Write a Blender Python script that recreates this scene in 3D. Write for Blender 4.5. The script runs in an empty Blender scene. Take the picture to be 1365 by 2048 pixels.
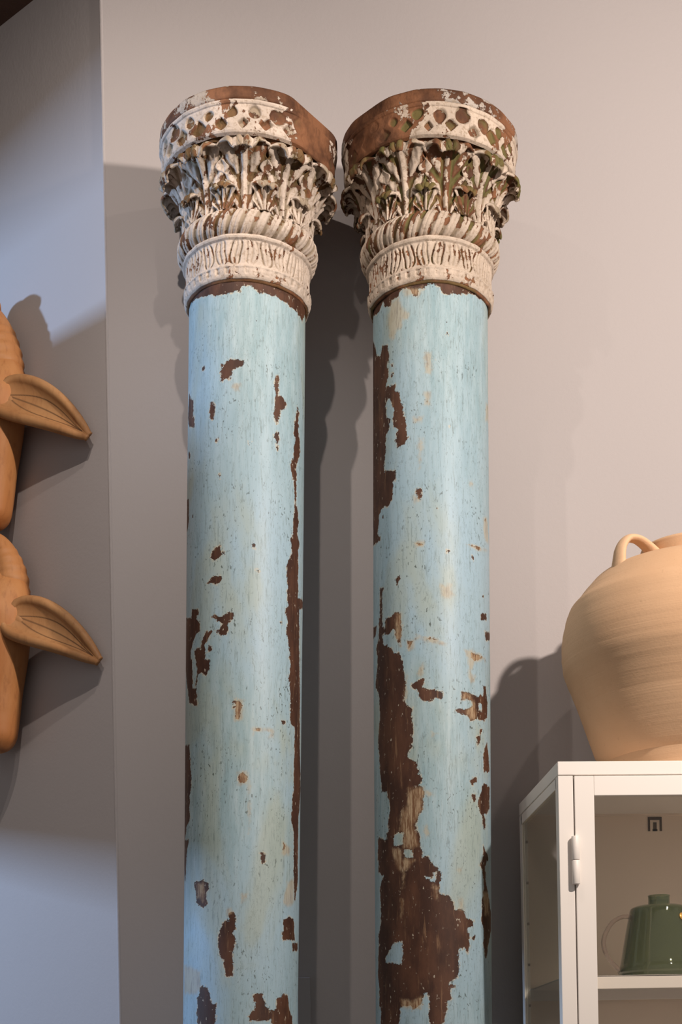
import bpy, math, random
import numpy as np
from mathutils import Vector, Matrix, Quaternion, noise as mn

# ------------------------------------------------------------------ camera
FPX = 3100.0; YAW = math.radians(3.3); ROLL = math.radians(1.1)
PX, PY = 697.7, 2178.6
scene = bpy.context.scene
cd = bpy.data.cameras.new('camera'); cam = bpy.data.objects.new('camera', cd)
scene.collection.objects.link(cam); scene.camera = cam
cd.sensor_fit = 'VERTICAL'; cd.sensor_height = 36.0; cd.sensor_width = 24.0
cd.lens = FPX * 36.0 / 2048.0
cd.shift_x = -(PX - 682.5) / 2048.0
cd.shift_y = (PY - 1024.0) / 2048.0
F = Vector((math.sin(YAW), math.cos(YAW), 0)); R0 = Vector((math.cos(YAW), -math.sin(YAW), 0)); ZU = Vector((0, 0, 1))
Rv = math.cos(ROLL) * R0 - math.sin(ROLL) * ZU
Uv = math.sin(ROLL) * R0 + math.cos(ROLL) * ZU
M = Matrix((Rv, Uv, -F)).transposed().to_4x4()
M.translation = Vector((0, 0, 1.165))
cam.matrix_world = M
cd.clip_start = 0.05; cd.clip_end = 60

# ------------------------------------------------------------------ world, lamps, exposure
scene.view_settings.view_transform = 'Standard'
scene.view_settings.look = 'None'
scene.view_settings.gamma = 1.0
scene.view_settings.use_curve_mapping = False
scene.view_settings.exposure = 0.0
world = bpy.data.worlds.new('world'); scene.world = world; world.use_nodes = True
bg = world.node_tree.nodes['Background']
bg.inputs[0].default_value = (0.95, 0.90, 0.88, 1); bg.inputs[1].default_value = 0.30

def spot(name, loc, target, power, color, size=70, blend=0.6, radius=0.02):
    l = bpy.data.lights.new(name, 'SPOT'); l.energy = power; l.color = color
    l.spot_size = math.radians(size); l.spot_blend = blend; l.shadow_soft_size = radius
    o = bpy.data.objects.new(name, l); scene.collection.objects.link(o)
    o.location = loc
    o.rotation_euler = (Vector(target) - Vector(loc)).to_track_quat('-Z', 'Y').to_euler()
    return o
WARM = (1.0, 0.87, 0.77)
spot('track_spot_right', (1.35, 1.41, 2.76), (0.80, 3.1, 2.45), 172, WARM, 125, 0.8, 0.028)
spot('track_spot_centre', (1.07, 2.10, 3.42), (0.85, 3.2, 2.3), 10, WARM, 140, 0.8, 0.022)
spot('track_spot_left', (-0.33, 2.02, 3.50), (-0.45, 3.2, 2.45), 38, WARM, 100, 1.0, 0.012)
spot('track_spot_middle', (-0.04, 2.08, 3.50), (-0.06, 3.2, 1.8), 27, WARM, 66, 1.0, 0.012)
al = bpy.data.lights.new('window_daylight', 'AREA'); al.shape = 'RECTANGLE'; al.size = 0.14; al.size_y = 0.14
al.energy = 105; al.color = (0.42, 0.64, 1.0)
ao = bpy.data.objects.new('window_daylight', al); scene.collection.objects.link(ao)
ao.location = (-3.6, 3.285, 2.70)
ao.rotation_euler = (Vector((-0.4, 3.2, 2.7)) - Vector(ao.location)).to_track_quat('-Z', 'Y').to_euler()

POLY_L = '''p -983,2686 -741,2693 -617,2688 -500,2682 -382,2677 -295,2673 -237,2670 -161,2675 -99,2675 -58,2675 -48,2685 23,2686 63,2684 125,2674 178,2675 232,2675 301,2678 350,2672 416,2672 490,2670 580,2666 649,2664 692,2658 767,2681 995,2691 981,2797 -999,2785
p -241,2538 -208,2538 -186,2542 -155,2547 -72,2546 -21,2542 -21,2536 -41,2531 -71,2531 -112,2527 -133,2523 -132,2515 -153,2507 -185,2509 -239,2506 -240,2521
t -163,2499 -49,2498 -49,2483 -110,2486
p -369,2468 -343,2471 -312,2463 -311,2445 -323,2436 -360,2439 -374,2452
p 303,2523 327,2524 340,2514 324,2504 333,2487 373,2490 400,2482 428,2476 401,2465 361,2460 343,2448 314,2431 295,2442 288,2462 299,2493 292,2511
p 291,2414 339,2416 342,2403 328,2380 314,2381 315,2398 291,2403
p -773,2520 -703,2501 -630,2493 -639,2467 -602,2454 -600,2439 -754,2451 -843,2476
p 596,2486 638,2476 620,2458 623,2435 649,2421 678,2403 628,2384 595,2375 598,2342 531,2337 512,2353 487,2363 537,2377 544,2396 570,2423 533,2428 550,2444 577,2465
p -476,2548 -431,2544 -442,2538 -469,2539
p 32,2388 52,2387 45,2382 31,2383
p -258,2329 -234,2327 -243,2320 -261,2321
p -768,2403 -709,2394 -739,2386 -790,2392
p -296,2397 -267,2398 -279,2393 -296,2393
p 521,2357 596,2362 589,2319 602,2293 638,2278 653,2258 618,2239 685,2223 646,2204 662,2180 651,2156 666,2139 655,2117 905,2127 890,2112 701,2098 707,2059 737,1980 531,1969 503,2006 470,2033 454,2048 484,2060 445,2070 444,2083 482,2089 472,2117 463,2137 458,2167 483,2183 524,2193 514,2211 505,2221 539,2231 546,2254 563,2276 571,2297 549,2337
p -332,2179 -284,2191 -239,2191 -227,2182 -216,2176 -266,2169 -301,2165 -344,2173
p -211,2187 -195,2186 -189,2173 -205,2176
p -386,2125 -335,2131 -299,2135 -219,2133 -224,2124 -263,2119 -310,2122
p -919,2089 -639,2070 -617,2087 -509,2081 -491,2070 -533,2066 -474,2053 -468,2039 -531,2035 -567,2025 -609,2015 -644,2004 -615,1968 -934,1982
p -324,2059 -283,2061 -248,2056 -194,2059 -141,2065 -105,2062 -99,2053 -130,2046 -150,2038 -155,2030 -170,2020 -224,2022 -270,2030 -236,2035 -198,2041 -248,2049 -294,2055
p -380,2033 -323,2033 -341,2024 -366,2016 -405,2010 -397,1993 -417,1978 -344,1973 -343,1957 -507,1963 -535,1983 -565,2006 -511,2008 -455,2002 -441,2021
p -359,2008 -321,2005 -327,1995 -364,1995
p 74,2194 99,2193 104,2186 81,2188
p 121,2147 150,2147 148,2142 125,2142
p 371,2056 400,2056 395,2053 374,2053
p -924,2320 -754,2309 -743,2262 -825,2252 -930,2255
p -938,2004 -617,1990 -603,1964 -589,1934 -521,1929 -511,1907 -501,1896 -575,1901 -672,1910 -728,1937 -838,1970
p -535,1986 -344,1979 -343,1959 -387,1949 -451,1957 -498,1953 -522,1933 -540,1936 -515,1958 -508,1974
p 539,1991 715,2001 767,1940 792,1832 888,1759 767,1692 759,1612 658,1608 653,1647 604,1674 572,1685 590,1710 618,1758 624,1820 631,1863 548,1868 529,1883 536,1908 516,1942 491,1955 514,1966
p -102,1894 -41,1898 -11,1893 -10,1879 -30,1871 -29,1861 -64,1861 -65,1875 -71,1883 -101,1882 -71,1887 -71,1891
t -82,1899 4,1899 1,1859 -74,1858
p -34,1752 -24,1758 6,1762 46,1755 46,1750 22,1742 -34,1742
t -44,1759 -15,1766 56,1765 62,1741 -43,1738
p -975,1838 -660,1828 -644,1806 -615,1774 -601,1747 -634,1732 -643,1704 -628,1683 -715,1674 -821,1649 -890,1611 -970,1611 -958,1733 -968,1795
p 408,1868 451,1867 436,1861 409,1861
p 103,1845 165,1845 165,1842 103,1842
t 92,1846 308,1850 321,1834 252,1826 274,1837 274,1843 113,1838 103,1832
t 436,1640 497,1634 567,1628 549,1615 423,1611
p 450,1636 481,1633 466,1623 437,1622
p 186,1610 240,1611 236,1597 203,1597
t 62,1747 79,1747 87,1653 71,1645 63,1693
p -541,1562 -411,1563 -383,1559 -337,1556 -336,1545 -368,1539 -361,1529 -354,1514 -408,1510 -452,1512 -493,1523 -503,1539 -531,1553
t -505,1558 -397,1558 -382,1533 -409,1521 -486,1531
p -122,1493 -90,1498 -43,1491 -48,1481 -63,1473 -57,1462 -78,1458 -46,1448 -51,1435 -76,1425 -75,1407 -69,1394 -84,1379 -127,1378 -160,1395 -166,1409 -205,1417 -222,1434 -218,1457 -196,1471 -153,1481 -110,1482
t -133,1506 -91,1506 -80,1497 -132,1493
p 188,1612 233,1611 227,1601 211,1589 194,1598
p 466,1489 541,1498 650,1496 665,1479 683,1456 460,1451 445,1462 459,1474
t 518,1566 655,1572 660,1528 540,1513 456,1522 463,1535
p -426,1363 -357,1361 -318,1350 -311,1336 -280,1327 -234,1327 -238,1304 -278,1280 -466,1281 -478,1337 -433,1347
p 125,1342 168,1347 223,1346 235,1334 253,1322 331,1316 382,1319 375,1336 409,1340 483,1350 562,1344 575,1317 643,1308 646,1285 333,1281 319,1302 226,1296 96,1296 80,1304 148,1317 142,1329
t -784,1407 -565,1401 -428,1390 -434,1361 -479,1347 -767,1351
p 634,1648 768,1653 760,1567 674,1530 656,1563 637,1616
p 629,1449 785,1452 789,1438 643,1434
p -907,1653 -652,1645 -696,1629 -730,1604 -770,1563 -900,1609
t -9,1532 74,1535 54,1525 3,1516
t 449,1635 550,1628 532,1614 421,1613'''
POLY_R = '''p -1056,2694 -694,2675 -638,2682 -609,2688 -573,2673 -488,2668 -474,2679 -395,2679 -358,2694 -289,2691 -234,2677 -187,2683 -171,2687 -130,2685 -88,2693 -38,2693 14,2688 65,2675 107,2674 219,2680 305,2684 436,2692 489,2689 634,2696 889,2712 896,2791 -1049,2799
p -240,2678 -187,2683 -187,2672 -235,2673
t -474,2677 -370,2680 -347,2656 -268,2642 -279,2630 -336,2631 -348,2619 -409,2616 -449,2598 -504,2609 -534,2636 -518,2649
t -358,2695 -171,2687 -130,2689 -120,2678 -171,2669 -323,2675
p -631,2603 -535,2594 -513,2576 -521,2562 -552,2565 -529,2546 -522,2535 -554,2525 -579,2519 -522,2513 -479,2514 -438,2513 -425,2500 -381,2493 -376,2475 -340,2467 -341,2448 -318,2441 -318,2420 -285,2403 -331,2392 -415,2388 -428,2403 -402,2422 -440,2429 -460,2442 -452,2465 -494,2486 -539,2495 -563,2487 -564,2456 -502,2449 -510,2431 -566,2421 -575,2390 -603,2355 -623,2338 -1044,2363 -1026,2646 -960,2646 -835,2626 -755,2597 -664,2580
p -603,2349 -528,2350 -430,2344 -423,2333 -437,2326 -604,2336
p -477,2555 -447,2552 -453,2546 -473,2548
p -492,2537 -457,2534 -471,2528 -489,2530
p -46,2548 -26,2546 -31,2542 -45,2543
p 89,2600 107,2600 103,2595 89,2595
p 111,2422 127,2422 124,2418 112,2418
t -133,2560 -51,2561 -57,2516 -124,2521
t -135,2486 -58,2485 -64,2455 -125,2460
t -240,2440 -136,2437 -146,2427 -230,2427
t -199,2400 -137,2396 -159,2336 -190,2336
t 648,2496 836,2505 833,2471 612,2460
p -1042,2386 -631,2360 -594,2355 -430,2344 -436,2330 -470,2326 -457,2307 -485,2290 -530,2282 -606,2285 -655,2282 -702,2275 -730,2254 -746,2243 -680,2234 -680,2226 -801,2226 -1052,2237
p -212,2301 -160,2301 -160,2281 -186,2280 -212,2288
t -244,2291 -181,2281 -150,2281 -171,2273 -234,2272
t -225,2197 -142,2200 -142,2189 -215,2189
p -215,2197 -183,2197 -152,2193 -183,2191
t 325,2321 374,2328 411,2322 403,2314 338,2313
t 558,2267 661,2276 729,2227 567,2218
p 583,2266 626,2269 625,2263 582,2259
t 307,2199 369,2203 464,2204 542,2203 697,2208 429,2192 327,2193
p 327,2199 414,2201 521,2201 429,2196
p -435,2141 -385,2141 -385,2133 -423,2125
p 74,2181 104,2180 99,2177 77,2177
p -13,2261 12,2260 4,2257 -11,2258
p 368,2179 397,2179 385,2173 367,2174
p 511,2111 541,2112 554,2107 519,2107
t 14,2115 124,2116 156,2097 59,2085 18,2095
p -685,2131 -612,2127 -642,2111 -633,2090 -634,2053 -588,2048 -570,2066 -492,2066 -451,2072 -375,2067 -381,2057 -364,2036 -376,2016 -383,2004 -426,2018 -452,2040 -493,2039 -523,2032 -597,2039 -625,2036 -616,2019 -494,2005 -453,1995 -401,1993 -365,1975 -342,1956 -763,1975 -745,2003 -797,2021 -715,2033 -714,2053 -687,2083
t -444,2072 -363,2067 -363,2040 -376,2004 -426,2018 -438,2043
t -318,2012 -251,2013 -219,2022 -157,2019 -45,2012 78,2003 67,1999 6,2000 -106,2006 -188,2013 -230,2006 -241,1994 -301,1991 -318,2004
p -301,2010 -262,2009 -273,1999 -296,1995
p -126,2015 -45,2012 -4,2008 -55,2009
p 484,2074 609,2079 608,2067 493,2063
p 566,2042 776,2052 770,2037 591,2029
t 256,1994 346,1999 404,1995 575,1995 587,1985 508,1985 388,1974 352,1958 298,1956 318,1975
p 333,1994 420,1991 508,1989 389,1978 346,1984
p -1029,2076 -774,2063 -817,2047 -1031,2047
p -731,1996 -365,1978 -342,1952 -331,1925 -344,1899 -321,1891 -266,1883 -266,1867 -251,1836 -267,1812 -306,1797 -324,1790 -225,1779 -205,1757 -153,1746 -195,1734 -154,1730 -155,1689 -196,1680 -228,1662 -218,1646 -187,1639 -188,1613 -157,1599 -117,1590 -772,1605 -737,1651 -652,1642 -577,1638 -551,1665 -526,1699 -565,1731 -658,1735 -702,1786 -714,1807 -741,1833 -698,1877 -708,1927 -827,1948
h -477,1645 -424,1650 -356,1648 -363,1630 -375,1624 -478,1623
h -363,1614 -283,1616 -267,1602 -262,1598 -329,1598 -363,1606
t -308,1732 -154,1730 -165,1690 -207,1680 -239,1658 -218,1640 -198,1619 -262,1616 -363,1616 -387,1633 -351,1644 -411,1651 -391,1685 -315,1696
p -264,1926 -211,1933 -149,1936 -149,1924 -159,1920 -98,1913 -47,1915 -7,1913 34,1907 23,1899 -28,1898 -89,1893 -150,1895 -191,1904 -206,1916 -254,1920
t -331,1950 -314,1949 -309,1894 -332,1899
t -211,1947 -148,1968 -148,1938 -195,1936
t 305,1978 353,1980 345,1954 402,1948 387,1937 344,1935 304,1947
p 229,1914 303,1914 357,1912 416,1910 485,1917 524,1916 525,1935 584,1938 624,1909 621,1880 543,1870 430,1869 327,1861 289,1871 216,1871 160,1878 217,1880 289,1883 356,1889 356,1901 277,1901 229,1900
h 440,1900 503,1901 492,1884 439,1884
t 229,1914 357,1912 371,1898 415,1883 399,1868 327,1862 277,1879 356,1891 329,1900 229,1898
t -70,1834 -9,1832 -60,1827
p 405,1832 471,1836 471,1824 420,1817
p 463,1848 510,1852 463,1840
p 602,1831 649,1817 709,1776 537,1771 517,1789 528,1806
p 535,1748 704,1747 698,1705 605,1691 472,1685 430,1700 423,1712 475,1726 494,1739
p 491,1685 542,1685 564,1667 529,1658
p 323,1746 372,1755 409,1754 394,1746 336,1738
p 336,1720 385,1721 392,1711 363,1704
t -156,1657 -115,1661 -100,1641 -136,1633
t -154,1722 -103,1723 -53,1717 -113,1711
p 517,1627 549,1618 645,1612 644,1602 496,1598
p -753,1646 -477,1637 -492,1620 -375,1621 -363,1634 -187,1631 -188,1600 -106,1598 -96,1585 -46,1581 9,1571 9,1559 -17,1541 -12,1527 75,1523 127,1511 138,1500 193,1498 251,1499 263,1483 354,1479 339,1470 262,1462 299,1451 305,1431 279,1418 249,1426 202,1424 168,1413 190,1393 167,1371 70,1359 101,1349 101,1329 59,1325 64,1309 7,1277 -84,1277 -114,1295 -114,1305 -103,1329 -123,1341 -164,1339 -174,1321 -270,1309 -291,1318 -383,1318 -421,1315 -402,1303 -448,1279 -703,1282 -690,1314 -742,1323 -726,1356 -771,1381 -749,1459 -681,1482 -702,1552 -634,1571 -741,1580
h -363,1615 -273,1613 -262,1599 -329,1598 -363,1607
h -470,1442 -386,1441 -374,1431 -393,1397 -594,1404 -603,1413
h -143,1560 -77,1559 -67,1569 -36,1567 -42,1549 -87,1549
t -400,1598 -241,1593 -341,1572 -353,1542 -377,1542
t -67,1545 -7,1541 -17,1517 -58,1517
t -506,1622 -375,1617 -364,1573 -439,1578
t -396,1521 -378,1518 -385,1486 -403,1486
p 517,1624 572,1611 645,1611 598,1602 547,1588 568,1558 637,1535 761,1501 752,1474 612,1436 582,1411 535,1412 506,1434 518,1465 471,1480 482,1515 523,1557 485,1584 442,1588 496,1599
t 502,1536 655,1540 651,1498 519,1495
t 162,1578 230,1579 201,1569
t 183,1522 228,1523 251,1501 193,1500
p 339,1447 374,1454 373,1446 352,1442
p 70,1359 144,1355 133,1349 91,1351
t -408,1331 -291,1326 -174,1335 -185,1309 -291,1310 -383,1316'''

# ------------------------------------------------------------------ helpers
COL = scene.collection
def link(o, parent=None):
    COL.objects.link(o)
    if parent is not None: o.parent = parent
    return o
def tag(o, label=None, cat=None, group=None, kind=None):
    if label: o['label'] = label
    if cat: o['category'] = cat
    if group: o['group'] = group
    if kind: o['kind'] = kind
    return o
def empty(name, loc, label, cat, group=None):
    o = bpy.data.objects.new(name, None); o.empty_display_size = 0.05; o.location = loc
    link(o); return tag(o, label, cat, group)
def mesh_obj(name, verts, faces, mat, parent=None, smooth=True, attrs=None):
    me = bpy.data.meshes.new(name)
    verts = np.asarray(verts, dtype=np.float64)
    me.from_pydata(verts.tolist(), [], [list(map(int, f)) for f in faces])
    if attrs:
        for k, v in attrs.items():
            a = me.attributes.new(k, 'FLOAT', 'POINT'); a.data.foreach_set('value', np.asarray(v, dtype=np.float32).ravel())
    me.polygons.foreach_set('use_smooth', [smooth] * len(me.polygons))
    me.materials.append(mat); me.update()
    return link(bpy.data.objects.new(name, me), parent)
def grid_faces(n, m, wrap=False):
    """n rows, m columns; wrap joins the last column to the first"""
    i = np.arange(n - 1)[:, None]; j = np.arange(m if wrap else m - 1)[None, :]
    j2 = (j + 1) % m
    a = i * m + j; b = i * m + j2; c = (i + 1) * m + j2; d = (i + 1) * m + j
    return np.stack([a + 0 * j, b, c, d], -1).reshape(-1, 4)
def revolve(name, prof, mat, parent=None, seg=96, loc=(0, 0, 0), wob=0.0, seed=0):
    """prof: list of (r, z). A closed lathe body."""
    n = len(prof); th = np.linspace(0, 2 * np.pi, seg, endpoint=False)
    P = np.array(prof)
    V = np.zeros((n, seg, 3))
    V[..., 0] = P[:, 0:1] * np.sin(th); V[..., 1] = -P[:, 0:1] * np.cos(th); V[..., 2] = P[:, 1:2]
    if wob:
        for i in range(n):
            for j in range(seg):
                q = Vector(V[i, j] * 6) + Vector((seed, 0, 0))
                k = 1 + wob * mn.noise(q); V[i, j, 0] *= k; V[i, j, 1] *= k
    V = V.reshape(-1, 3) + np.array(loc)
    return mesh_obj(name, V, grid_faces(n, seg, True), mat, parent)
def spline(pts, n=12):
    """Catmull-Rom through 2D/3D points"""
    P = [np.array(p, float) for p in pts]; P = [2 * P[0] - P[1]] + P + [2 * P[-1] - P[-2]]
    out = []
    for i in range(1, len(P) - 2):
        for k in range(n):
            t = k / n; p0, p1, p2, p3 = P[i - 1:i + 3]
            out.append(0.5 * ((2 * p1) + (-p0 + p2) * t + (2 * p0 - 5 * p1 + 4 * p2 - p3) * t * t + (-p0 + 3 * p1 - 3 * p2 + p3) * t ** 3))
    out.append(P[-2]); return out
class MB:
    """collects boxes into one mesh"""
    def __init__(s): s.v = []; s.f = []
    def box(s, x0, x1, y0, y1, z0, z1):
        b = len(s.v)
        s.v += [(x, y, z) for z in (z0, z1) for y in (y0, y1) for x in (x0, x1)]
        s.f += [[b + k for k in q] for q in ((0, 2, 3, 1), (4, 5, 7, 6), (0, 1, 5, 4), (2, 6, 7, 3), (0, 4, 6, 2), (1, 3, 7, 5))]
        return s
    def prism(s, poly, z0, z1):
        b = len(s.v); n = len(poly)
        s.v += [(x, y, z0) for x, y in poly] + [(x, y, z1) for x, y in poly]
        s.f += [[b + n - 1 - k for k in range(n)], [b + n + k for k in range(n)]]
        s.f += [[b + k, b + (k + 1) % n, b + n + (k + 1) % n, b + n + k] for k in range(n)]
        return s
    def build(s, name, mat, parent=None, bevel=0.0, smooth=False):
        o = mesh_obj(name, s.v, s.f, mat, parent, smooth)
        if bevel:
            m = o.modifiers.new('bevel', 'BEVEL'); m.width = bevel; m.segments = 2; m.limit_method = 'ANGLE'
        return o
def tube(name, pts, rad, mat, parent=None, seg=16, n=10, squash=None, cap=True, rings=None):
    """round tube along a smooth path; rad number or list; squash=(axis vector, factor)"""
    C = spline(pts, n); m = len(C)
    rr = np.interp(np.linspace(0, 1, m), np.linspace(0, 1, len(rad)), rad) if hasattr(rad, '__len__') else np.full(m, rad)
    V = []; up = None
    for i in range(m):
        t = C[min(i + 1, m - 1)] - C[max(i - 1, 0)]; t = t / (np.linalg.norm(t) + 1e-9)
        if up is None:
            up = np.array([0, 0, 1.0]) if abs(t[2]) < .9 else np.array([1.0, 0, 0])
        a = np.cross(t, up); a /= np.linalg.norm(a); up = np.cross(a, t)
        r = rr[i]
        if rings is not None: r = r * (1 + rings(i / (m - 1)))
        for k in range(seg):
            ph = 2 * math.pi * k / seg
            w = (a * math.cos(ph) + up * math.sin(ph)) * r
            if squash is not None:
                ax = np.array(squash[0], float); ax /= np.linalg.norm(ax); w = w + ax * np.dot(w, ax) * (squash[1] - 1)
            V.append(C[i] + w)
    Fs = grid_faces(m, seg, True).tolist()
    if cap: Fs += [list(range(seg))[::-1], list(range((m - 1) * seg, m * seg))]
    return mesh_obj(name, V, Fs, mat, parent)

# ------------------------------------------------------------------ materials
class NT:
    def __init__(s, name):
        s.m = bpy.data.materials.new(name); s.m.use_nodes = True; s.t = s.m.node_tree; s.N = s.t.nodes; s.L = s.t.links
        s.b = s.N['Principled BSDF']; s.out = s.N['Material Output']
    def new(s, typ, **kw):
        n = s.N.new(typ)
        for k, v in kw.items(): setattr(n, k, v)
        return n
    def set(s, sock, v):
        if isinstance(v, bpy.types.NodeSocket): s.L.new(v, sock)
        else: sock.default_value = v
    def coord(s, scale=(1, 1, 1), which='Object'):
        c = s.new('ShaderNodeTexCoord'); mp = s.new('ShaderNodeMapping'); mp.inputs['Scale'].default_value = scale
        s.L.new(c.outputs[which], mp.inputs[0]); return mp.outputs[0]
    def noise(s, scale, detail=4, rough=.55, vec=None, dist=0.0):
        n = s.new('ShaderNodeTexNoise'); n.inputs['Scale'].default_value = scale; n.inputs['Detail'].default_value = detail
        n.inputs['Roughness'].default_value = rough; n.inputs['Distortion'].default_value = dist
        s.L.new(vec if vec is not None else s.coord(), n.inputs['Vector']); return n.outputs['Fac']
    def math(s, op, a, b=0.0, c=None, clamp=False):
        n = s.new('ShaderNodeMath', operation=op, use_clamp=clamp); s.set(n.inputs[0], a); s.set(n.inputs[1], b)
        if c is not None: s.set(n.inputs[2], c)
        return n.outputs[0]
    def step(s, x, lo, hi):
        n = s.new('ShaderNodeMapRange', interpolation_type='SMOOTHSTEP'); s.set(n.inputs[0], x)
        n.inputs[1].default_value = lo; n.inputs[2].default_value = hi; return n.outputs[0]
    def mix(s, f, a, b, mode='MIX'):
        n = s.new('ShaderNodeMix', data_type='RGBA', blend_type=mode); s.set(n.inputs[0], f)
        for k, v in ((6, a), (7, b)):
            if isinstance(v, tuple) and len(v) == 3: v = (*v, 1)
            s.set(n.inputs[k], v)
        return n.outputs[2]
    def attr(s, name):
        return s.new('ShaderNodeAttribute', attribute_name=name).outputs['Fac']
    def bump(s, h, strength=.5, dist=.002, prev=None):
        n = s.new('ShaderNodeBump'); n.inputs['Strength'].default_value = strength; n.inputs['Distance'].default_value = dist
        s.L.new(h, n.inputs['Height'])
        if prev is not None: s.L.new(prev, n.inputs['Normal'])
        return n.outputs[0]
    def finish(s, col=None, rough=None, normal=None, spec=None, metal=None):
        if col is not None:
            if isinstance(col, tuple) and len(col) == 3: col = (*col, 1)
            s.set(s.b.inputs['Base Color'], col)
        if rough is not None: s.set(s.b.inputs['Roughness'], rough)
        if normal is not None: s.L.new(normal, s.b.inputs['Normal'])
        if spec is not None: s.b.inputs['Specular IOR Level'].default_value = spec
        if metal is not None: s.b.inputs['Metallic'].default_value = metal
        return s.m

def wall_mat(name, col):
    t = NT(name); v = t.coord()
    big = t.noise(1.3, 3, .5, v); c = t.mix(t.math('MULTIPLY', big, .5), col, tuple(x * .9 for x in col))
    nb = t.noise(140, 4, .6, v); n2 = t.noise(14, 3, .5, v)
    b = t.bump(nb, .25, .0015); b = t.bump(n2, .15, .004, b)
    return t.finish(c, .85, b, .25)
M_WALL = wall_mat('plaster_wall_paint', (0.485, 0.447, 0.443))
def wood_mat(name, a, b2, scale=(6, 6, .6), rough=.6, spec=.3):
    t = NT(name); v = t.coord(scale)
    n = t.noise(6, 6, .6, v, .6); f = t.noise(60, 4, .6, t.coord((scale[0] * 1.5, scale[1] * 1.5, scale[2])))
    c = t.mix(n, a, b2); c = t.mix(t.math('MULTIPLY', t.step(f, .5, .75), .5), c, tuple(x * .5 for x in a))
    return t.finish(c, rough, t.bump(f, .35, .002), spec)
M_CEIL = wood_mat('dark_ceiling_wood', (0.06, .028, .017), (.025, .012, .008), (3, 3, 3))
M_FLOOR = wood_mat('floor_boards', (.23, .16, .11), (.14, .10, .07), (.8, 8, 8))
M_BASEB = NT('skirting_paint').finish((.6, .58, .55), .5)

def shaft_mat(name, seed):
    t = NT(name); v = t.coord(); vs = t.coord((1, 1, .16))
    peel = t.attr('peel'); tan = t.attr('tan')
    rag = t.math('ADD', t.math('MULTIPLY', t.math('SUBTRACT', t.noise(95, 5, .65, v), .5), .016),
                 t.math('MULTIPLY', t.math('SUBTRACT', t.noise(360, 3, .6, v), .5), .006))
    # a few stray specks where the noise runs high
    sp = t.noise(210, 3, .55, t.coord((1, 1, .55)))
    dens = t.step(t.noise(9, 3, .5, v), .44, .68)
    speck = t.math('MULTIPLY', t.step(sp, .625, .655), t.math('ADD', t.math('MULTIPLY', dens, .8), .2))
    chip = t.step(t.math('ADD', t.noise(46, 3, .5, v), t.math('MULTIPLY', dens, .04)), .775, .785)
    d = t.math('ADD', peel, rag)
    mp = t.math('MAXIMUM', t.step(d, .0006, -.0006), chip)
    # paint
    streak = t.noise(70, 5, .65, vs); cloud = t.noise(7, 4, .55, t.coord((1, 1, .45)), .4); cl2 = t.noise(3.2, 2, .5, t.coord((1, 1, .5)))
    blue = t.mix(t.step(streak, .3, .75), (.245, .36, .40), (.365, .475, .515))
    blue = t.mix(t.step(cl2, .42, .64), blue, (.31, .435, .52))
    blue = t.mix(t.math('MULTIPLY', t.step(cloud, .47, .66), .55), blue, (.34, .375, .29))
    fine = t.noise(260, 4, .7, t.coord((1, 1, .10)))
    blue = t.mix(t.math('MULTIPLY', t.step(fine, .54, .68), .5), blue, (.14, .19, .19))
    crack = t.noise(33, 5, .75, t.coord((1.4, 1.4, .12)), 1.2)
    cr = t.math('MULTIPLY', t.step(t.math('ABSOLUTE', t.math('SUBTRACT', crack, .5)), .009, .0), .5)
    blue = t.mix(cr, blue, (.13, .16, .14))
    blue = t.mix(t.math('MULTIPLY', speck, .85), blue, (.05, .065, .055))
    # pale ground layer at the torn rim of the paint
    rim = t.math('MULTIPLY', t.step(d, .0032, .0008), t.step(t.noise(120, 3, .6, v), .42, .60))
    blue = t.mix(t.math('MULTIPLY', rim, .75), blue, (.50, .44, .33))
    # bare wood
    g = t.noise(120, 5, .7, t.coord((1, 1, .10))); g2 = t.noise(30, 4, .6, t.coord((1, 1, .35)))
    wood = t.mix(t.step(g2, .35, .7), (.042, .016, .009), (.092, .038, .020))
    wood = t.mix(t.math('MULTIPLY', t.step(g, .57, .74), .65), wood, (.26, .15, .08))
    fl = t.step(t.noise(170, 3, .6, t.coord((1, 1, .5))), .655, .69)
    wood = t.mix(t.math('MULTIPLY', fl, .8), wood, (.45, .40, .32))
    # rubbed, lighter zones
    tr = t.step(t.math('ADD', tan, t.math('MULTIPLY', t.math('SUBTRACT', t.noise(60, 5, .7, v), .5), .024)), .004, -.006)
    tg = t.noise(240, 4, .7, t.coord((1, 1, .12)))
    tanc = t.mix(t.step(tg, .40, .62), (.17, .085, .04), (.43, .32, .20))
    tm = t.math('MULTIPLY', tr, t.math('ADD', t.math('MULTIPLY', mp, .25), .62))
    blue = t.mix(tm, blue, t.mix(t.step(tg, .35, .55), (.26, .18, .10), (.44, .37, .25)))
    wood = t.mix(t.math('MULTIPLY', tr, .85), wood, tanc)
    c = t.mix(mp, blue, wood)
    h = t.math('SUBTRACT', t.math('ADD', t.math('MULTIPLY', streak, .15), t.math('MULTIPLY', t.noise(14, 3, .5, v), .5)), mp)
    b = t.bump(h, .7, .0016); b = t.bump(g, .25, .0008, b)
    return t.finish(c, t.mix(mp, (.47, .47, .47), (.62, .62, .62)), b, .34)

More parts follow.
